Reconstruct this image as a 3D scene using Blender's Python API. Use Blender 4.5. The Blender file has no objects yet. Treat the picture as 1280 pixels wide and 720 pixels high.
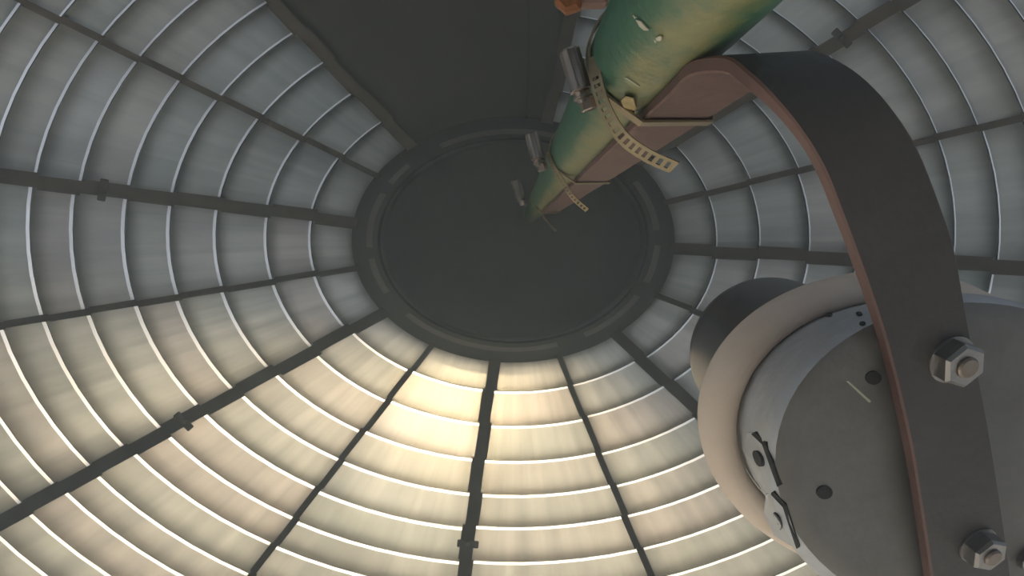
import bpy, bmesh, math, random
from mathutils import Vector, Matrix
random.seed(7)
scene = bpy.context.scene
col = scene.collection

# ------------------------------------------------------------------ camera
F = 834.0                                   # focal length for a 1280 px wide frame
TILT = math.atan(58 / F)
cd = bpy.data.cameras.new('camera'); cam = bpy.data.objects.new('camera', cd); col.objects.link(cam)
cd.sensor_width = 36.0; cd.lens = F / 1280 * 36.0; cd.clip_start = 0.01; cd.clip_end = 200
cam.location = (0, 0, 0); cam.rotation_euler = (math.pi - TILT, 0, 0)
scene.camera = cam

# ------------------------------------------------------------------ sky, sun, exposure
SUN_EL, SUN_AZ = math.radians(76), math.radians(108)     # azimuth from +X towards +Y
w = bpy.data.worlds.new('world'); scene.world = w; w.use_nodes = True
nt = w.node_tree; nt.nodes.clear()
wo = nt.nodes.new('ShaderNodeOutputWorld'); bg = nt.nodes.new('ShaderNodeBackground')
sky = nt.nodes.new('ShaderNodeTexSky'); sky.sky_type = 'NISHITA'; sky.sun_disc = False
sky.sun_elevation = SUN_EL; sky.sun_rotation = math.pi / 2 - SUN_AZ
sky.air_density = 1.0; sky.dust_density = 3.0; sky.ozone_density = 1.0; sky.altitude = 50
hs = nt.nodes.new('ShaderNodeHueSaturation'); hs.inputs['Saturation'].default_value = .42
nt.links.new(sky.outputs[0], hs.inputs['Color']); nt.links.new(hs.outputs[0], bg.inputs[0]); nt.links.new(bg.outputs[0], wo.inputs[0])
bg.inputs[1].default_value = 0.185
sl = bpy.data.lights.new('sun', 'SUN'); so = bpy.data.objects.new('sun', sl); col.objects.link(so)
sl.energy = 11.3; sl.angle = math.radians(11); sl.color = (1.0, 0.765, 0.45)
sdir = Vector((math.cos(SUN_EL) * math.cos(SUN_AZ), math.cos(SUN_EL) * math.sin(SUN_AZ), math.sin(SUN_EL)))
so.rotation_euler = sdir.to_track_quat('Z', 'Y').to_euler(); so.location = sdir * 6
cy = scene.cycles; cy.max_bounces = 16; cy.diffuse_bounces = 8; cy.glossy_bounces = 6; cy.transmission_bounces = 14; cy.volume_bounces = 2
vs = scene.view_settings
vs.view_transform = 'Standard'; vs.look = 'None'; vs.gamma = 1.0; vs.use_curve_mapping = False
vs.exposure = 0.92

# ------------------------------------------------------------------ helpers
RGT = Vector((1, 0, 0)); DWN = Vector((0, math.cos(TILT), -math.sin(TILT))); FWD = Vector((0, math.sin(TILT), math.cos(TILT)))
def P(px, py, z):                           # a point at height z above the camera
    d = RGT * ((px - 640) / F) + DWN * ((py - 360) / F) + FWD
    return d * (z / d.z)

def build(name, verts, faces, mats, parent=None, midx=None, smooth=False, uvs=None):
    me = bpy.data.meshes.new(name)
    me.from_pydata([tuple(v) for v in verts], [], faces)
    for m in (mats if isinstance(mats, (list, tuple)) else [mats]): me.materials.append(m)
    if midx:
        for p, i in zip(me.polygons, midx): p.material_index = i
    if uvs:
        ul = me.uv_layers.new(name='UVMap')
        for l in me.loops: ul.data[l.index].uv = uvs[l.vertex_index]
    bm = bmesh.new(); bm.from_mesh(me); bmesh.ops.recalc_face_normals(bm, faces=bm.faces); bm.to_mesh(me); bm.free()
    if smooth:
        for p in me.polygons: p.use_smooth = True
        me.set_sharp_from_angle(angle=math.radians(35))
    o = bpy.data.objects.new(name, me); col.objects.link(o)
    if parent: o.parent = parent; o.matrix_parent_inverse = parent.matrix_world.inverted()
    return o
def empty(name, loc, label, cat, group=None):
    o = bpy.data.objects.new(name, None); col.objects.link(o); o.location = loc; o.empty_display_size = .02
    o.matrix_world = Matrix.Translation(loc)
    return tag(o, label, cat, group)
def tag(o, label=None, cat=None, group=None, kind=None):
    if label: o['label'] = label
    if cat: o['category'] = cat
    if group: o['group'] = group
    if kind: o['kind'] = kind
    return o
def loft(loops, closed=True, cap0=True, cap1=True):
    n = len(loops[0]); v = [p for l in loops for p in l]; f = []
    for i in range(len(loops) - 1):
        for j in range(n if closed else n - 1):
            k = (j + 1) % n
            f.append((i * n + j, i * n + k, (i + 1) * n + k, (i + 1) * n + j))
    if cap0: f.append(tuple(range(n - 1, -1, -1)))
    if cap1: f.append(tuple((len(loops) - 1) * n + j for j in range(n)))
    return v, f
def frame_of(axis):
    a = axis.normalized(); u = a.orthogonal().normalized(); return a, u, a.cross(u)
def ring(c, axis, r, n=24, u=None):
    a, uu, vv = frame_of(axis)
    if u is not None: uu = (u - a * u.dot(a)).normalized(); vv = a.cross(uu)
    return [c + uu * (r * math.cos(2 * math.pi * k / n)) + vv * (r * math.sin(2 * math.pi * k / n)) for k in range(n)]
def lathe(c, axis, prof, n=24, u=None):     # prof: list of (distance along axis, radius)
    return loft([ring(c + axis.normalized() * d, axis, r, n, u) for d, r in prof])
def box(c, ax, ay, az, bev=0.0):            # half-extent vectors
    if bev <= 0:
        v = [c + ax * sx + ay * sy + az * sz for sx in (-1, 1) for sy in (-1, 1) for sz in (-1, 1)]
        return v, [(0, 1, 3, 2), (4, 6, 7, 5), (0, 4, 5, 1), (2, 3, 7, 6), (0, 2, 6, 4), (1, 5, 7, 3)]
    def loop(k, e):
        lx, ly = ax.length, ay.length; q = []
        for sx, sy, o in ((1, 1, 0), (1, 1, 1), (-1, 1, 1), (-1, 1, 0), (-1, -1, 0), (-1, -1, 1), (1, -1, 1), (1, -1, 0)):
            X = sx * (lx - (e if o else 0)) ; Y = sy * (ly - (0 if o else e))
            q.append(c + ax.normalized() * X + ay.normalized() * Y + az * k)
        return q
    kz = 1 - bev / az.length
    def shr(l, s): return [c + az * ((p - c).dot(az) / az.length_squared) + ((p - c) - az * ((p - c).dot(az) / az.length_squared)) * s for p in l]
    s = 1 - bev / max(ax.length, ay.length)
    return loft([shr(loop(-1, bev), s), loop(-kz, bev), loop(kz, bev), shr(loop(1, bev), s)])
def join(parts):
    V, Fs = [], []
    for v, f in parts:
        n = len(V); V += list(v); Fs += [tuple(i + n for i in q) for q in f]
    return V, Fs

# ------------------------------------------------------------------ materials
def mat(name):
    m = bpy.data.materials.new(name); m.use_nodes = True; n = m.node_tree; n.nodes.clear()
    return m, n, n.nodes.new('ShaderNodeOutputMaterial')
def N(n, t, **kw):
    x = n.nodes.new(t)
    for k, v in kw.items():
        if k in x.inputs.keys(): x.inputs[k].default_value = v
        else: setattr(x, k, v)
    return x
def ramp(n, stops, src):
    r = n.nodes.new('ShaderNodeValToRGB'); e = r.color_ramp.elements
    while len(e) < len(stops): e.new(0.5)
    for q, (p, c) in zip(e, stops): q.position = p; q.color = (*c, 1)
    n.links.new(src, r.inputs[0]); return r
def worn(name, c0, c1, c2=None, scale=20, rough=.5, metal=0.0, bump=.15, stretch=(1, 1, 1), spec=.5, lo=.35, hi=.65):
    m, n, out = mat(name); b = N(n, 'ShaderNodeBsdfPrincipled', Roughness=rough, Metallic=metal)
    b.inputs['Specular IOR Level'].default_value = spec
    tc = N(n, 'ShaderNodeTexCoord'); mp = N(n, 'ShaderNodeMapping'); mp.inputs['Scale'].default_value = stretch
    no = N(n, 'ShaderNodeTexNoise', Scale=scale, Detail=6.0, Roughness=.65)
    n.links.new(tc.outputs['Object'], mp.inputs[0]); n.links.new(mp.outputs[0], no.inputs['Vector'])
    st = [(lo, c0), (hi, c1)] + ([(min(hi + .12, 1), c2)] if c2 else [])
    r = ramp(n, st, no.outputs['Fac']); n.links.new(r.outputs[0], b.inputs['Base Color'])
    no2 = N(n, 'ShaderNodeTexNoise', Scale=scale * 6, Detail=4.0); n.links.new(tc.outputs['Object'], no2.inputs['Vector'])
    bp = N(n, 'ShaderNodeBump', Strength=bump, Distance=.002); n.links.new(no2.outputs['Fac'], bp.inputs['Height'])
    n.links.new(bp.outputs[0], b.inputs['Normal']); n.links.new(b.outputs[0], out.inputs[0]); return m

def glass(name, stops, gloss=.12, straight=.05, streak=True, rough=.68):
    m, n, out = mat(name)
    oi = N(n, 'ShaderNodeObjectInfo'); base = ramp(n, stops, oi.outputs['Random'])
    colr = base.outputs[0]
    if streak:  # outside reflections put into the glass colour as radial streaks
        uv = N(n, 'ShaderNodeUVMap', uv_map='UVMap'); mp = N(n, 'ShaderNodeMapping'); mp.inputs['Scale'].default_value = (26, 2.2, 1)
        no = N(n, 'ShaderNodeTexNoise', Scale=1.0, Detail=3.0, Roughness=.55)
        n.links.new(uv.outputs[0], mp.inputs[0]); n.links.new(mp.outputs[0], no.inputs['Vector'])
        mp2 = N(n, 'ShaderNodeMapping'); mp2.inputs['Scale'].default_value = (5, 4, 1)
        no2 = N(n, 'ShaderNodeTexNoise', Scale=1.0, Detail=5.0, Roughness=.6)
        n.links.new(uv.outputs[0], mp2.inputs[0]); n.links.new(mp2.outputs[0], no2.inputs['Vector'])
        ad = N(n, 'ShaderNodeMath', operation='ADD'); n.links.new(no.outputs['Fac'], ad.inputs[0]); n.links.new(no2.outputs['Fac'], ad.inputs[1])
        sr = ramp(n, [(.38, (.66, .67, .68)), (.62, (1, 1, 1))], N(n, 'ShaderNodeMath', operation='MULTIPLY').outputs[0])
        mul = sr.inputs[0].links[0].from_node; mul.inputs[1].default_value = .5; n.links.new(ad.outputs[0], mul.inputs[0])
        mx = N(n, 'ShaderNodeMix', data_type='RGBA', blend_type='MULTIPLY'); mx.inputs[0].default_value = 1
        n.links.new(colr, mx.inputs[6]); n.links.new(sr.outputs[0], mx.inputs[7]); colr = mx.outputs[2]
    tr = N(n, 'ShaderNodeBsdfTranslucent'); rf = N(n, 'ShaderNodeBsdfRefraction', Roughness=rough, IOR=1.03)
    gl = N(n, 'ShaderNodeBsdfGlossy', Roughness=.3)
    for x in (tr, rf): n.links.new(colr, x.inputs['Color'])
    gl.inputs['Color'].default_value = (.8, .85, .85, 1)
    a = N(n, 'ShaderNodeMixShader'); a.inputs[0].default_value = straight
    b = N(n, 'ShaderNodeMixShader'); b.inputs[0].default_value = gloss
    n.links.new(tr.outputs[0], a.inputs[1]); n.links.new(rf.outputs[0], a.inputs[2])
    n.links.new(a.outputs[0], b.inputs[1]); n.links.new(gl.outputs[0], b.inputs[2]); n.links.new(b.outputs[0], out.inputs[0])
    return m
G_FACE = glass('frosted_prism_glass', [(0, (.36, .36, .325)), (.35, (.385, .385, .345)), (.6, (.405, .375, .34)), (.8, (.355, .37, .335)), (1, (.42, .405, .39))])
G_EDGE = glass('polished_prism_edge', [(0, (.86, .86, .86)), (1, (.9, .9, .9))], gloss=.05, straight=.35, streak=False, rough=.5)
G_LIP = glass('shaded_prism_lip', [(0, (.06, .065, .06)), (1, (.22, .22, .2))], gloss=.05, straight=.1, streak=False)  # edge shading between prisms put into a darker tint
G_BACK = glass('outer_prism_glass', [(0, (.95, .96, .95)), (1, (.95, .96, .95))], gloss=.05, straight=.4, streak=False)
M_LOWER = glass('frosted_lower_glass', [(0, (.66, .69, .71)), (1, (.66, .69, .71))], streak=False)
M_BAR = worn('dark_bronze_bar', (.085, .076, .070), (.12, .106, .096), scale=14, rough=.6, metal=.3)
M_CAP = worn('black_iron_ring', (.018, .018, .018), (.028, .028, .028), scale=10, rough=.6)
M_ARC = worn('grey_flange_steel', (.10, .10, .10), (.14, .135, .13), scale=18, rough=.5)
M_HOOD = worn('sooty_hood_paint', (.26, .28, .285), (.30, .315, .315), scale=3, rough=.8)
M_BLANK = worn('charcoal_sheet_metal', (.045, .045, .044), (.06, .058, .056), scale=4, rough=.7)
M_WALL = worn('pale_service_floor', (.10, .10, .10), (.13, .128, .125), scale=4, rough=.8)
M_PIPE = worn('green_pipe_paint', (.030, .115, .070), (.055, .150, .085), (.13, .17, .08), scale=22, rough=.38, bump=.25, stretch=(1, 1, .25), spec=.6, lo=.3, hi=.66)
def sun_glint(m, cx, cy, r, ang):               # warm sunlight glint painted into the base colour beside the strap
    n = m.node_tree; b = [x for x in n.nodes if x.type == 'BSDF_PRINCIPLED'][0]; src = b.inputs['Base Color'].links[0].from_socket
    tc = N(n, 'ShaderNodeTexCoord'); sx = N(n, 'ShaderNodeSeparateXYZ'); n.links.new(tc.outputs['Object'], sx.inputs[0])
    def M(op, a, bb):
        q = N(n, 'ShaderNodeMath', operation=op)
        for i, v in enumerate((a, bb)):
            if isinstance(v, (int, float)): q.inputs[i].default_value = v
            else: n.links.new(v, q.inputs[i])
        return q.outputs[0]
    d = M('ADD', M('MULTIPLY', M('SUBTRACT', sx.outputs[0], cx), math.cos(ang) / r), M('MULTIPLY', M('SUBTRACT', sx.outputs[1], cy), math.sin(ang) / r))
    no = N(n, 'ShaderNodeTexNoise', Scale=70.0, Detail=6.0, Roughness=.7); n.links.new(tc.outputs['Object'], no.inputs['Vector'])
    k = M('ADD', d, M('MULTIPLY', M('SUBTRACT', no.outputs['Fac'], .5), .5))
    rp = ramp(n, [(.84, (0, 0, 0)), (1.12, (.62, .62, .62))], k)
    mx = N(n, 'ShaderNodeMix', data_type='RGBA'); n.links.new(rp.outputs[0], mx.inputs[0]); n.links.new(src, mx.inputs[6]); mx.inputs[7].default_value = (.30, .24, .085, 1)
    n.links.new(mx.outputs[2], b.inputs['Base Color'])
sun_glint(M_PIPE, .0577, -.0817, .0229, math.radians(105))
M_CHIP = worn('bare_pipe_primer', (.45, .44, .33), (.6, .58, .48), scale=60, rough=.7)
M_STRAP = worn('red_oxide_strap', (.115, .060, .052), (.15, .078, .066), (.17, .095, .08), scale=24, rough=.55, bump=.3)
M_STRAPK = worn('dark_strap_face', (.050, .043, .042), (.066, .056, .054), (.08, .064, .06), scale=24, rough=.55, bump=.3)  # outer face darker than the edges and inner face
M_STEEL = worn('stainless_clamp_steel', (.27, .22, .19), (.38, .32, .28), scale=40, rough=.32, metal=1.0, bump=.08)
M_BAND = worn('clamp_band_steel', (.30, .24, .15), (.38, .31, .20), scale=60, rough=.4, metal=.8, bump=.1)
M_ZINC = worn('galvanized_body', (.40, .41, .44), (.50, .51, .53), (.56, .56, .57), scale=26, rough=.48, metal=.3, bump=.2)
M_BASE = worn('brown_grey_base_plate', (.15, .138, .132), (.20, .188, .182), (.25, .235, .225), scale=24, rough=.55, metal=.2, bump=.2)  # flat base darker and browner than the pot side
M_DARK = worn('dark_recess', (.015, .015, .015), (.025, .025, .025), rough=.8)
M_HOODG = worn('grey_lamp_hood', (.075, .070, .076), (.11, .103, .11), scale=14, rough=.3, metal=.3, bump=.05)
M_NUT = worn('plated_nut', (.26, .25, .25), (.36, .34, .33), scale=50, rough=.35, metal=.9)
M_BOLT = worn('rust_tinged_bolt', (.22, .17, .14), (.28, .24, .21), scale=60, rough=.45, metal=.8)
M_RUST = worn('orange_rust', (.10, .035, .015), (.30, .11, .035), (.42, .2, .08), scale=60, rough=.8, bump=.5)
M_SUNBAND = worn('sunlit_band_gold', (.42, .30, .12), (.6, .48, .24), scale=50, rough=.7, bump=.4)
def gasket_mat():
    m, n, out = mat('ribbed_cream_gasket'); b = N(n, 'ShaderNodeBsdfPrincipled', Roughness=.75)
    uv = N(n, 'ShaderNodeUVMap', uv_map='UVMap'); wv = N(n, 'ShaderNodeTexWave', Scale=1.0, Distortion=.6); wv.bands_direction = 'X'
    mp = N(n, 'ShaderNodeMapping'); mp.inputs['Scale'].default_value = (42, 0.0, 1); n.links.new(uv.outputs[0], mp.inputs[0]); n.links.new(mp.outputs[0], wv.inputs['Vector'])
    no = N(n, 'ShaderNodeTexNoise', Scale=30.0, Detail=4.0)
    tc = N(n, 'ShaderNodeTexCoord'); n.links.new(tc.outputs['Object'], no.inputs['Vector'])
    r = ramp(n, [(.3, (.70, .57, .47)), (.7, (.80, .67, .56))], no.outputs['Fac'])
    n.links.new(r.outputs[0], b.inputs['Base Color'])
    bp = N(n, 'ShaderNodeBump', Strength=.35, Distance=.001); n.links.new(wv.outputs['Fac'], bp.inputs['Height'])
    n.links.new(bp.outputs[0], b.inputs['Normal']); n.links.new(b.outputs[0], out.inputs[0]); return m
M_GASKET = gasket_mat()

# ------------------------------------------------------------------ the dome: an oval beehive of glass prisms round the vertical axis
SQ = 0.756                                   # the dome is oval in plan
T = [197, 252.5, 308.5, 371, 430, 487, 548, 602, 660, 714, 772, 830, 890, 955, 1025]
T = [t / F for t in T]
def zf(t): return 1 / math.sqrt(t * t / .4624 + .3265)
def D(t, deg, off=0.0):                       # point on the dome; off > 0 goes outwards
    z = zf(t); r = t * z; a = math.radians(deg)
    p = Vector((r * math.cos(a) + .003, SQ * r * math.sin(a), z))
    return p + p.normalized() * off
def lerp(a, b, k): return a + (b - a) * k
# bars: (angle at the top ring, angle at the foot, thick?)
BARS = [(-128.8, -125.2, 1), (-147.2, -147.2, 0), (-170.6, -170.6, 1), (-192.3, -192.1, 0), (-215.6, -215.7, 1), (-239.0, -239.2, 0), (-263.1, -263.7, 1),
        (-286.7, -287.5, 0), (-309.6, -309.2, 1), (-333.2, -333.0, 0), (-356.2, -356.2, 1), (-378.4, -377.7, 0), (-399.8, -398.8, 1), (-420.5, -420.5, 0), (-437.6, -442.8, 1)]
def bang(i, t): return lerp(BARS[i][0], BARS[i][1], min(1.3, max(0, (t - T[0]) / (860 / F - T[0]))))
random.seed(11)
jit = {(s, k): random.uniform(-2.6, 2.6) / F for s in range(14) for k in range(len(T))}
def tk(s, k): return T[k] + (jit[s, k] if 0 < k < len(T) - 1 else 0)

def prism(s, k, parent):
    a, b = s, s + 1; n = 7
    t0, t1 = tk(s, k), tk(s, k + 1)
    mid = math.radians(lerp(BARS[a][0], BARS[b][0], .5))
    lowleft = .5 + .5 * math.cos(mid - math.radians(125))            # bright bevels widen and painted lip shade narrows towards the lower left
    bw = (1.0 + 4.6 * lowleft * (0.45 + .55 * min(1, k / 5))) / F; cw = (2.3 - 1.5 * lowleft) / F
    prof = [(t0, .012), (t0 + bw, -.002), (t1 - cw, -.008), (t1, .012), (t1, .034), (t0, .034)]
    pm = [1, 0, 2, 3, 3, 3]
    loops, uv = [], []
    for j in range(n):
        k_ = j / (n - 1); L = []
        for t, o in prof:
            A = lerp(bang(a, t), bang(b, t), lerp(.006, .994, k_)); L.append(D(t, A, o)); uv.append((math.radians(A), t))
        loops.append(L)
    v, f = loft(loops)
    mi = [pm[q] for _ in range(n - 1) for q in range(6)] + [3, 3]
    return build('prism', v, f, [G_FACE, G_EDGE, G_LIP, G_BACK], parent, mi, False, uv)

def bar_mesh(i, hw0, hw1, inn, out, step):
    parts = []; rnd = random.Random(i * 31 + 5)
    for k in range(len(T) - 1):
        ta, tb = T[k] - (.004 if k else 0), T[k + 1] - .004
        hw = lerp(hw0, hw1, k / 11); sh = ((k % 2) - .5) * step + rnd.uniform(-.25, .25) * step
        L = []
        for t in (ta, (ta + tb) / 2, tb):
            A = bang(i, t); z = zf(t)
            lat = (D(t, A + .5) - D(t, A - .5)); deg = 1 / lat.length
            q = []
            for sx, o in ((-1, inn), (1, inn), (1, out), (-1, out)):
                q.append(D(t, A + (sx * hw + sh) * z / F * deg, o - k * .0004))
            L.append(q)
        parts.append(loft(L))
    return join(parts)

frame = empty('dome_frame', (0, 0, zf(T[-1])), 'dark bronze ribbed frame with a round top ring holding all the glass panels', 'frame')
for i, b in enumerate(BARS):
    if b[2]:
        v, f = bar_mesh(i, 7.4, 10.5, -.020, .045, 2.6)
        ro = build('rib', v, f, M_BAR, frame)
        for tt in (517, 905):
            t = tt / F; A = bang(i, t)
            lat = (D(t, A + .5) - D(t, A - .5)).normalized(); c = D(t, A, -.021); nn = (D(t, A, 0) - D(t, A, -.02)).normalized(); lg = nn.cross(lat)
            hw = 13.5 * zf(t) / F
            v, f = box(c, lat * hw, lg * (4.5 * zf(t) / F), nn * .006, .0012); v2, f2 = lathe(c - nn * .004, -nn, [(0, hw * .3), (.005, hw * .3), (.006, hw * .22)], 6)
            build('clamp_bolt', *join([(v, f), (v2, f2)]), M_BAR, ro)
def annulus(ti, to, o0, o1, a0=0, a1=360, n=96):
    loops = []
    for j in range(n + 1):
        A = lerp(a0, a1, j / n)
        z0 = zf(T[0])
        def q(t, dz):
            r = t * z0; a = math.radians(A); return Vector((r * math.cos(a) + .003, SQ * r * math.sin(a), z0 + dz))
        loops.append([q(ti, o0), q(to, o0), q(to, o1), q(ti, o1)])
    full = abs(a1 - a0) >= 359.9
    if full: loops = loops[:-1] + [loops[0]]
    return loft(loops, True, not full, not full)
tr = build('top_ring', *annulus(168 / F, 203 / F, -.012, .02), M_CAP, frame)
for a0, a1 in ((-210, -187), (-185, -152), (-150, -134), (-122, -70), (-35, -4), (0, 24), (28, 62), (70, 140)):
    build('flange_segment', *annulus(174 / F, 181.5 / F, -.0165, -.0115, a0 + 2, a1 - 2, 14), M_ARC, tr)
def oval(t, z, n=72): return [Vector((t * math.cos(2 * math.pi * j / n) + .003, SQ * t * math.sin(2 * math.pi * j / n), z)) for j in range(n)]

# setting: hood above, service wall and floor below the lens
hv, hf = loft([oval(.40, 1.49), oval(.42, 1.56), oval(.42, 2.8), oval(.30, 2.95), oval(.02, 3.0)], True, False, True)
tag(build('ceiling', hv, hf, M_HOOD, None, None, True), 'dark sooty hood above the round opening at the top of the dome', kind='structure')
rb = T[-1] * zf(T[-1]); zb = zf(T[-1])
tag(build('wall_round', *loft([oval(rb + .05, zb + .02), oval(rb + .05, -.6), oval(rb + .06, -.6), oval(rb + .06, zb + .02), oval(rb + .05, zb + .02)], True, False, False), M_LOWER), 'frosted glass drum wall below the dome', kind='structure')
tag(build('floor', *loft([oval(rb + .05, -.6), oval(rb + .05, -.64)]), M_WALL), 'grey floor under the lens dome', kind='structure')

# added unseen roof shaped to keep sun off some of the panels
rf = [(1.7 * math.cos(a), 1.7 * math.sin(a)) for a in [math.radians(190 + 180 * k / 24) for k in range(25)]]
rf = [(-1.7, .60)] + rf + [(1.7, 1.05), (.25, .72), (.04, .42), (-.14, .40)]
tag(build('sunblocker', *loft([[Vector((x, y, 2.2)) for x, y in rf], [Vector((x, y, 2.26)) for x, y in rf]]), M_HOOD), 'added unseen roof outside and above the dome', kind='structure')
PANEL = {0: 'glass panel at upper left beside the dark blank panel, dull grey-green prisms',
         2: 'glass panel at far left, greyish prisms with bluish outer bands',
         4: 'glass panel at lower left, pale prisms crossed by wide white edges',
         6: 'glass panel at bottom right of the lowest centre rib, pale prisms beside the sun glow',
         8: 'glass panel at right, half hidden behind the grey lamp',
         10: 'grey-green glass panel at upper right, seen through the arch of the red strap',
         12: 'grey glass panel at top right, half hidden behind the green pipe'}
PANEL[4] = 'pale glass panel at bottom left, holding the yellow glow of the sun'
random.seed(5)
for s in range(0, 14, 2):
    am = math.radians(bang(s + 1, T[6])); root = empty('glass_panel', D(T[-1], bang(s + 1, T[-1])), PANEL[s], 'glass panel', 'prism panels of the glass dome')
    for q in (s, s + 1):
        for k in range(len(T) - 1): prism(q, k, root)
    v, f = bar_mesh(s + 1, 3.6, 5.2, -.015, .04, 1.7); build('glazing_bar', v, f, M_BAR, root)

# the blank metal panel at the top
bp = empty('blank_panel', D(T[-1], -103), 'dark charcoal sheet metal panel closing the top sector of the dome', 'panel')
def patch(a0, a1, o0, o1, name, m, parent, n=10, ts=None):
    ts = ts or T; loops = []
    for t in ts:
        A0, A1 = a0(t), a1(t)
        loops.append([D(t, lerp(A0, A1, j / n), o0) for j in range(n + 1)] + [D(t, lerp(A0, A1, j / n), o1) for j in range(n, -1, -1)])
    v, f = loft(loops); return build(name, v, f, m, parent, None, True)
bl = lambda t: bang(0, t) + .5
br = lambda t: bang(14, t) + 359.5
seam = lambda t: lerp(-85.4, -88.6, (t - T[0]) / (500 / F - T[0])) if t < 500 / F else -88.6
patch(bl, lambda t: seam(t) - .25, .0, .006, 'sheet', M_BLANK, bp)
patch(lambda t: seam(t) + .25, br, -.003, .006, 'side_strip', M_BLANK, bp, 3)
patch(lambda t: seam(t) - .5, lambda t: seam(t) + .6, .004, .010, 'seam_backing', M_CAP, bp, 2)

# ------------------------------------------------------------------ green pipe with its clamps
PC = Vector((.0577, -.0817, 0)); PR = .0229
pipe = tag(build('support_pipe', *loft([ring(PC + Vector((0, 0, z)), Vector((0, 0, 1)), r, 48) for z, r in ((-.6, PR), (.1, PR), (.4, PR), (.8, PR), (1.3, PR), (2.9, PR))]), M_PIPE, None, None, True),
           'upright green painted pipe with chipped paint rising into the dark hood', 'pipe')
def on_pipe(px, py):                          # where the sight line meets the pipe
    d = P(px, py, 1.0); a = d.x ** 2 + d.y ** 2; b = d.x * PC.x + d.y * PC.y; c = PC.x ** 2 + PC.y ** 2 - (PR + .0003) ** 2
    disc = b * b - a * c
    return d * ((b - math.sqrt(max(disc, 0))) / a)
for poly in ([(796, 24), (802, 26), (808, 33), (812, 37), (806, 37), (800, 32)], [(792, 18), (796, 21), (795, 23)], [(820, 47), (825, 44), (828, 46), (827, 50), (823, 50)], [(818, 49), (821, 50), (820, 53)], [(781, 96), (783, 96), (800, 107), (799, 108)]):
    pts = [on_pipe(*q) for q in poly]; out = [(p - Vector((PC.x, PC.y, p.z))).normalized() * .0004 for p in pts]
    build('paint_chip', *loft([pts, [p + o for p, o in zip(pts, out)]]), M_CHIP, pipe)
def sheet_on_pipe(name, poly, m, lift=.0015):
    pts = [on_pipe(*q) for q in poly]; out = [(p - Vector((PC.x, PC.y, p.z))).normalized() for p in pts]
    return build(name, *loft([[p + o * lift for p, o in zip(pts, out)], [p + o * (lift + .0006) for p, o in zip(pts, out)]]), m, pipe)
tag(sheet_on_pipe('sunlit_band_patch', [(779, 120), (784, 116), (794, 118), (796, 128), (793, 138), (783, 134)], M_SUNBAND), 'golden patch painted for the sunlit clamp band')  # golden patch drawn for sunlight on the clamp band

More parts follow.
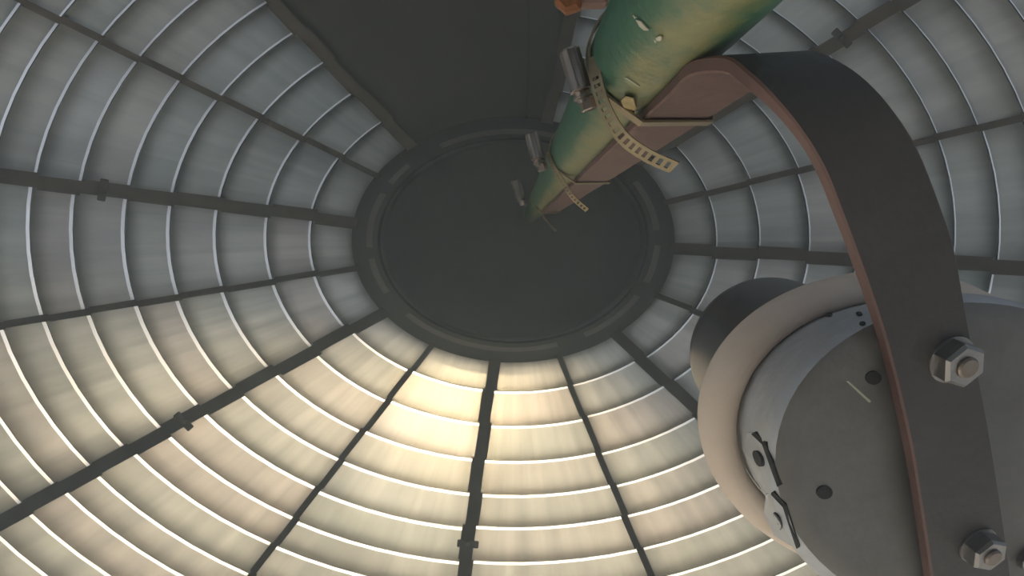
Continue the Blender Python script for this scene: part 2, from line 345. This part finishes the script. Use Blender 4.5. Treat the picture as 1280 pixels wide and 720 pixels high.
LA, LB, LT = .0579, .0864, .005               # strap leg: left edge x, right edge x, thickness
LY = -.0538                                   # its inner face
def hull(pts):
    pts = sorted(set(pts)); lo, up = [], []
    for L, S in ((lo, pts), (up, pts[::-1])):
        for p in S:
            while len(L) > 1 and (L[-1][0] - L[-2][0]) * (p[1] - L[-2][1]) - (L[-1][1] - L[-2][1]) * (p[0] - L[-2][0]) <= 0: L.pop()
            L.append(p)
    return lo[:-1] + up[:-1]
def clamp(z, hpx, tail, label, sc, tw):
    e = .0009
    pts = [(PC.x + (PR + e) * math.cos(a * math.pi / 30), PC.y + (PR + e) * math.sin(a * math.pi / 30)) for a in range(60)]
    pts += [(LA - e, LY + e), (LB + e, LY + e), (LB + e, LY - LT), (LA - e, LY - LT)]
    h = hull(pts); cx = sum(p[0] for p in h) / len(h); cy = sum(p[1] for p in h) / len(h)
    root = empty('hose_clamp', (PC.x, PC.y, z), label, 'hose clamp', 'hose clamps around the green pipe')
    loops = []
    for s_, dz in ((0, -.005), (.0011, -.005), (.0011, .005), (0, .005), (0, -.005)):
        loops.append([Vector((p[0] + (p[0] - cx) / math.hypot(p[0] - cx, p[1] - cy) * s_, p[1] + (p[1] - cy) / math.hypot(p[0] - cx, p[1] - cy) * s_, z + dz)) for p in h])
    build('band', *loft(loops, True, False, False), M_BAND, root, None, True)
    # worm housing
    (x0, y0), (x1, y1), wpx = hpx
    a, b = P(x0, y0, z), P(x1, y1, z); ax = (b - a); L = ax.length; ax.normalize()
    side = Vector((-ax.y, ax.x, 0)) ; up = Vector((0, 0, 1)); hw = wpx / 2 * z / F
    def sec(c, k, flat=1.0):
        q = []
        for j in range(14):
            an = 2 * math.pi * j / 14; q.append(c + side * (hw * k * math.cos(an)) + up * (.0058 * sc * k * math.copysign(abs(math.sin(an)) ** .6, math.sin(an)) * flat))
        return q
    prof = [(0, .82), (.04, 1.0), (.62, 1.0), (.64, 1.06), (.67, 1.06), (.68, .98)]
    hs = build('screw_housing', *loft([sec(a + ax * (L * t), k) for t, k in prof]), M_STEEL, root, None, True)
    for r_ in (-.35, .3):
        v, f = box(a + ax * (L * .33) + side * (hw * r_) - up * (.0058 * sc), ax * (L * .3), side * (hw * .07), up * (.0006 * sc)); build('pressed_rib', v, f, M_STEEL, hs)
    sw = build('screw', *lathe(a + ax * (L * .66), ax, [(0, hw * .8), (L * .09, hw * .8), (L * .10, hw * .95), (L * .13, hw * .95), (L * .14, hw * .7), (L * .2, hw * .7)], 18), M_STEEL, root, None, True)
    hx = build('hex_head', *lathe(a + ax * (L * .82) + side * (-hw * .25), ax, [(0, hw * .8), (L * .16, hw * .8), (L * .18, hw * .66)], 6), M_STEEL, sw)
    # perforated free end of the band
    V, Fs = [], []; n = len(tail)
    # resample tail
    q = [P(*t) for t in tail]; seg = 40; path = []
    for i in range(seg + 1):
        u = i / seg * (n - 1); j = min(int(u), n - 2); k = u - j
        p0, p1, p2, p3 = q[max(j - 1, 0)], q[j], q[j + 1], q[min(j + 2, n - 1)]
        path.append(.5 * ((2 * p1) + (p2 - p0) * k + (2 * p0 - 5 * p1 + 4 * p2 - p3) * k * k + (3 * p1 - p0 - 3 * p2 + p3) * k ** 3))
    parts = []; cols = [-1, -.52, .52, 1]; rows = []
    for i, p in enumerate(path):
        tg = (path[min(i + 1, seg)] - path[max(i - 1, 0)]).normalized(); im = Vector((-tg.y, tg.x, 0)).normalized()
        wv = (im * tw[0] + Vector((0, 0, 1)) * tw[1]); nn = tg.cross(wv).normalized()
        rows.append(([p + wv * c for c in cols], nn * .0005))
    bmv = []; 
    for r_, nn in rows: bmv += [x for x in r_] + [x + nn for x in r_]
    idx = lambda i, c, s_: i * 8 + s_ * 4 + c
    F2 = []
    solid = lambda i, c: not (c == 1 and i % 2 == 1 and 5 < i < seg - 1)
    for i in range(seg):
        for c in range(3):
            if not solid(i, c): continue
            F2.append((idx(i, c, 0), idx(i, c + 1, 0), idx(i + 1, c + 1, 0), idx(i + 1, c, 0)))
            F2.append((idx(i, c, 1), idx(i + 1, c, 1), idx(i + 1, c + 1, 1), idx(i, c + 1, 1)))
            if c == 0 or not solid(i, c - 1): F2.append((idx(i, c, 0), idx(i + 1, c, 0), idx(i + 1, c, 1), idx(i, c, 1)))
            if c == 2 or not solid(i, c + 1): F2.append((idx(i, c + 1, 0), idx(i, c + 1, 1), idx(i + 1, c + 1, 1), idx(i + 1, c + 1, 0)))
            if i == 0 or not solid(i - 1, c): F2.append((idx(i, c, 0), idx(i, c, 1), idx(i, c + 1, 1), idx(i, c + 1, 0)))
            if i == seg - 1 or not solid(i + 1, c): F2.append((idx(i + 1, c, 0), idx(i + 1, c + 1, 0), idx(i + 1, c + 1, 1), idx(i + 1, c, 1)))
    tag(build('slotted_tail', bmv, F2, M_BAND, root), 'free end of the band, punched with slots')
    return root
clamp(.300, ((711, 62), (734, 139), 26), [(742, 70, .292), (745, 100, .288), (757, 138, .285), (778, 172, .282), (808, 194, .278), (843, 210, .272)],
      'nearest and largest hose clamp on the green pipe, with long slotted tail', 1.0, (.0020, .0035))
clamp(.606, ((664, 166), (677, 214), 17), [(684, 190, .60), (691, 207, .595), (703, 227, .59), (716, 247, .585), (734, 263, .58)],
      'middle hose clamp on the green pipe, with thin tail over the dark disc', 1.3, (.0016, .0035))
clamp(1.22, ((644, 225), (653, 257), 12), [(668, 256, 1.21), (676, 266, 1.2), (684, 277, 1.19), (695, 289, 1.18)],
      'farthest and smallest hose clamp near the top of the green pipe', 1.9, (.0014, .004))

# ------------------------------------------------------------------ bent red strap
ST = [(Vector((LA, LY - LT, z)), Vector((LB, LY - LT, z))) for z in (1.30, .9, .6, .4, .3, .25, .222)]
for (lx, ly), (rx, ry), zl, zr in [((905, 70), (1012, 63), .200, .202), ((935, 90), (1050, 76), .188, .191), ((963, 117), (1087, 102), .183, .186), ((1000, 162), (1120, 140), .182, .185),
        ((1030, 212), (1149, 187), .184, .187), ((1055, 275), (1176, 255), .188, .192), ((1076, 331), (1195, 315), .193, .198), ((1103, 410), (1213, 415), .200, .206),
        ((1122, 480), (1230, 500), .206, .213), ((1140, 560), (1244, 582), .213, .222), ((1153, 640), (1256, 662), .222, .232), ((1165, 720), (1265, 730), .232, .243), ((1180, 830), (1278, 840), .243, .255)]:
    ST.append((P(lx, ly, zl), P(rx, ry, zr)))
# smooth the stations with a spline
def cat(ps, u):
    j = min(int(u), len(ps) - 2); k = u - j
    p0, p1, p2, p3 = ps[max(j - 1, 0)], ps[j], ps[j + 1], ps[min(j + 2, len(ps) - 1)]
    return .5 * ((2 * p1) + (p2 - p0) * k + (2 * p0 - 5 * p1 + 4 * p2 - p3) * k * k + (3 * p1 - p0 - 3 * p2 + p3) * k ** 3)
us = [0, 1, 2, 3, 4] + [4 + .25 * i for i in range(1, (len(ST) - 5) * 4 + 1)]
SL = [cat([s[0] for s in ST], u) for u in us]; SR = [cat([s[1] for s in ST], u) for u in us]
loops = []
for i in range(len(us)):
    tg = (SL[min(i + 1, len(us) - 1)] - SL[max(i - 1, 0)]).normalized(); wv = (SR[i] - SL[i]).normalized(); nn = wv.cross(tg).normalized()
    if i == 0: sgn = 1 if nn.y > 0 else -1
    nn = nn * sgn; e = .0007
    l, r = SL[i], SR[i]
    loops.append([l + wv * e, r - wv * e, r + nn * e, r + nn * (LT - e), r - wv * e + nn * LT, l + wv * e + nn * LT, l + nn * (LT - e), l + nn * e])
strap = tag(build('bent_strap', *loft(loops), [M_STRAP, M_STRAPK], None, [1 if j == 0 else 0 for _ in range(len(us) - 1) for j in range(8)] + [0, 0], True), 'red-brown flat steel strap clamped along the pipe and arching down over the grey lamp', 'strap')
def strap_n(px, py):
    best = min(range(len(us)), key=lambda i: abs(SL[i].y - P(px, py, .21).y) + (9 if SL[i].z > .24 and i < 20 else 0))
    wv = (SR[best] - SL[best]).normalized(); tg = (SL[best + 1] - SL[best - 1]).normalized(); nn = wv.cross(tg).normalized() * sgn
    return SL[best], -nn
def nut(px, py, rpx, lab):
    p0, n = strap_n(px, py); d = P(px, py, 1.0); pt = d * (p0.dot(n) / d.dot(n)); r = rpx * pt.z / F
    pt = pt + n * 0.0
    u = Vector((1, .35, 0))
    o = build('hex_nut', *lathe(pt, n, [(0, r * .9), (.0006, r), (.0052, r), (.0062, r * .86), (.0062, r * .5), (.0058, r * .48)], 6, u), M_NUT, strap)
    build('washer', *lathe(pt - n * .0002, n, [(0, r * 1.06), (.0008, r * 1.06)], 24), M_NUT, strap, None, True)
    build('bolt_end', *lathe(pt, n, [(.004, r * .47), (.0068, r * .47), (.0074, r * .38)], 20), M_BOLT, o, None, True)
nut(1189, 449, 30, '')
nut(1222, 681, 25, '')

# ------------------------------------------------------------------ round lamp behind the strap
GX, GY = .45, .30
def oloop(cx, cy, A, B, ang, z0, n=64, gx=GX, gy=GY):
    q = []
    for j in range(n):
        a = 2 * math.pi * j / n; dx = A * math.cos(a) * math.cos(ang) - B * math.sin(a) * math.sin(ang); dy = A * math.cos(a) * math.sin(ang) + B * math.sin(a) * math.cos(ang)
        q.append(P(cx + dx, cy + dy, z0 * (1 + gx * dx / F + gy * dy / F)))
    return q
AN = math.radians(-21)
lamp = empty('round_lamp', P(1216, 578, .238), 'round galvanized lamp with cream rim gasket, bolted behind the red strap', 'lamp')
ZS = 1.046
BL = [(cx, cy, A, B, 0, z * ZS) for cx, cy, A, B, z in ((1112, 526, 196, 150, .292), (1125, 535, 198, 158, .278), (1160, 558, 214, 190, .256), (1192, 572, 240, 206, .2385),
      (1206, 578, 246, 207, .2325), (1213, 576, 244, 198, .229), (1215, 577, 236, 190, .2275), (1216, 578, 222, 176, .2268), (1216, 578, 100, 80, .2262))]
body = build('body', *loft([oloop(*b) for b in BL[:6]], True, True, False), M_ZINC, lamp, None, True)
tag(build('base_plate', *loft([oloop(*b) for b in BL[5:]], True, False, True), M_BASE, lamp, None, True), 'brown-grey flat base of the lamp pot')
tag(body, 'dull zinc-grey pot body with rounded edge')
# gasket: a tube following the rim
gl_ = oloop(1112, 527, 216, 169, 0, .290 * ZS, 96); gc = sum(gl_, Vector()) / 96; gn = (gl_[0] - gc).cross(gl_[24] - gc).normalized()
loops, uv = [], []
for j in range(97):
    p = gl_[j % 96]; rd = (p - gc); rd = (rd - gn * rd.dot(gn)).normalized(); L = []
    for k in range(16):
        a = 2 * math.pi * k / 16; L.append(p + rd * (.0072 * math.cos(a)) + gn * (.0092 * math.sin(a))); uv.append((j / 96 * 2 * math.pi, k / 16))
    loops.append(L)
v, f = loft(loops, True, False, False)
tag(build('rim_gasket', v, f, M_GASKET, lamp, None, True, uv), 'cream ribbed rubber gasket')
HL = [(cx, cy, A, B, 0, z * ZS) for cx, cy, A, B, z in ((1105, 521, 178, 138, .296), (1045, 488, 142, 118, .325), (987, 456, 108, 101, .352), (968, 446, 104, 98, .365),
      (963, 443, 101, 96.5, .372), (962, 443, 92, 88, .378), (962, 443, 50, 48, .385), (962, 443, 8, 8, .388))]
tag(build('front_hood', *loft([oloop(*b) for b in HL]), M_HOODG, lamp, None, True), 'smooth dark grey round hood on the far side of the gasket')
# details on the pot, laid on its surface by sight lines
bvh = None
from mathutils.bvhtree import BVHTree
bvh = BVHTree.FromPolygons([vv.co.copy() for vv in body.data.vertices], [tuple(p.vertices) for p in body.data.polygons])
wm = body.matrix_world
def on_body(px, py):
    o = -Vector(lamp.location); d = P(px, py, 1).normalized()
    bvh2 = BV
    loc, nor, i, dist = bvh2.ray_cast(Vector((0, 0, 0)), d)
    if loc is None: return P(px, py, .25), Vector((0, 0, -1))
    if nor.dot(d) > 0: nor = -nor
    return loc, nor
bl_v, bl_f = loft([oloop(*b) for b in BL])
BV = BVHTree.FromPolygons(bl_v, bl_f)
def stick(name, poly, m, h, parent, lift=0.0, label=None):
    q = [on_body(*p) for p in poly]; nm = sum((n for _, n in q), Vector()).normalized()
    return tag(build(name, *loft([[p + nm * (lift - .0004) for p, _ in q], [p + nm * (lift + h) for p, _ in q]]), m, parent), label)
def disc_px(cx, cy, a, b, ang=0, n=16): return [(cx + a * math.cos(t) * math.cos(ang) - b * math.sin(t) * math.sin(ang), cy + a * math.cos(t) * math.sin(ang) + b * math.sin(t) * math.cos(ang)) for t in [2 * math.pi * k / n for k in range(n)]]
for cx, cy, r in ((1091, 472, 10), (1030, 615, 10)): stick('screw_hole', disc_px(cx, cy, r, r * .85), M_DARK, .0004, body)
for cx, cy, r in ((1074, 393, 4), (1078, 405, 4), (1036, 394, 5)): stick('small_hole', disc_px(cx, cy, r, r * .6), M_DARK, .0004, body)
stick('scratch', [(1057, 476), (1060, 476), (1088, 501), (1086, 503)], M_CHIP, .0003, body)
for lug, slot in (([(936, 540), (944, 540), (958, 553), (967, 578), (977, 606), (966, 606), (945, 600), (930, 560)], (950, 573, 11, 4.5)), ([(958, 616), (967, 614), (982, 630), (990, 655), (999, 682), (988, 680), (968, 668), (955, 640)], (972, 650, 11, 4.5))):
    lo = stick('mounting_lug', lug, M_ZINC, .0007, body)
    stick('slot', disc_px(slot[0], slot[1], slot[2], slot[3], math.radians(66)), M_DARK, .0010, lo)
    e = lug[1:5]; stick('lug_groove', [(x + 1.5, y - 1) for x, y in e] + [(x - 3, y + 1.5) for x, y in e[::-1]], M_DARK, .0009, lo)

sp, sn = on_body(1281, 697)
build('stud', *lathe(sp - sn * .0005, sn, [(0, .0042), (.003, .0042), (.0042, .0032)], 16), M_NUT, lamp, None, True)

# ------------------------------------------------------------------ rusty lug at the top edge of the view
rz = .2
rc = P(728, -12, rz); ux = (P(757, -12, rz) - P(690, -10, rz)) * .5; uy = (P(728, 5, rz) - P(728, -35, rz)) * .5
rust = empty('rusty_bracket', rc, 'small rusty steel bracket on the pipe at the top edge', 'bracket')
build('plate', *box(rc, ux, uy, Vector((0, 0, .004)), .0012), M_STRAP, rust)
hb = P(712, 0, rz - .004)
build('bolt_head', *lathe(hb, Vector((-.15, .1, -1)), [(-.001, .0042), (.003, .0042), (.0042, .003)], 6), M_RUST, rust)

# ------------------------------------------------------------------ added haze volume imitating the camera's veiling glare
m = bpy.data.materials.new('veil_glare_air'); m.use_nodes = True; n = m.node_tree; n.nodes.clear()
vo = n.nodes.new('ShaderNodeOutputMaterial'); sc_ = n.nodes.new('ShaderNodeVolumeScatter'); sc_.inputs['Density'].default_value = .15; sc_.inputs['Anisotropy'].default_value = .5
sc_.inputs['Color'].default_value = (.76, .89, 1, 1)
n.links.new(sc_.outputs[0], vo.inputs['Volume'])
hl = [oval(rb - .03, -.58)] + [[D(t, a * 5, -.03) for a in range(72)] for t in T[::-1]] + [oval(.30, 1.54), oval(.30, 2.7)]
hz = tag(build('glare_haze', *loft(hl), m), 'added haze inside the dome imitating veiling glare', 'glare_haze', None, 'stuff')
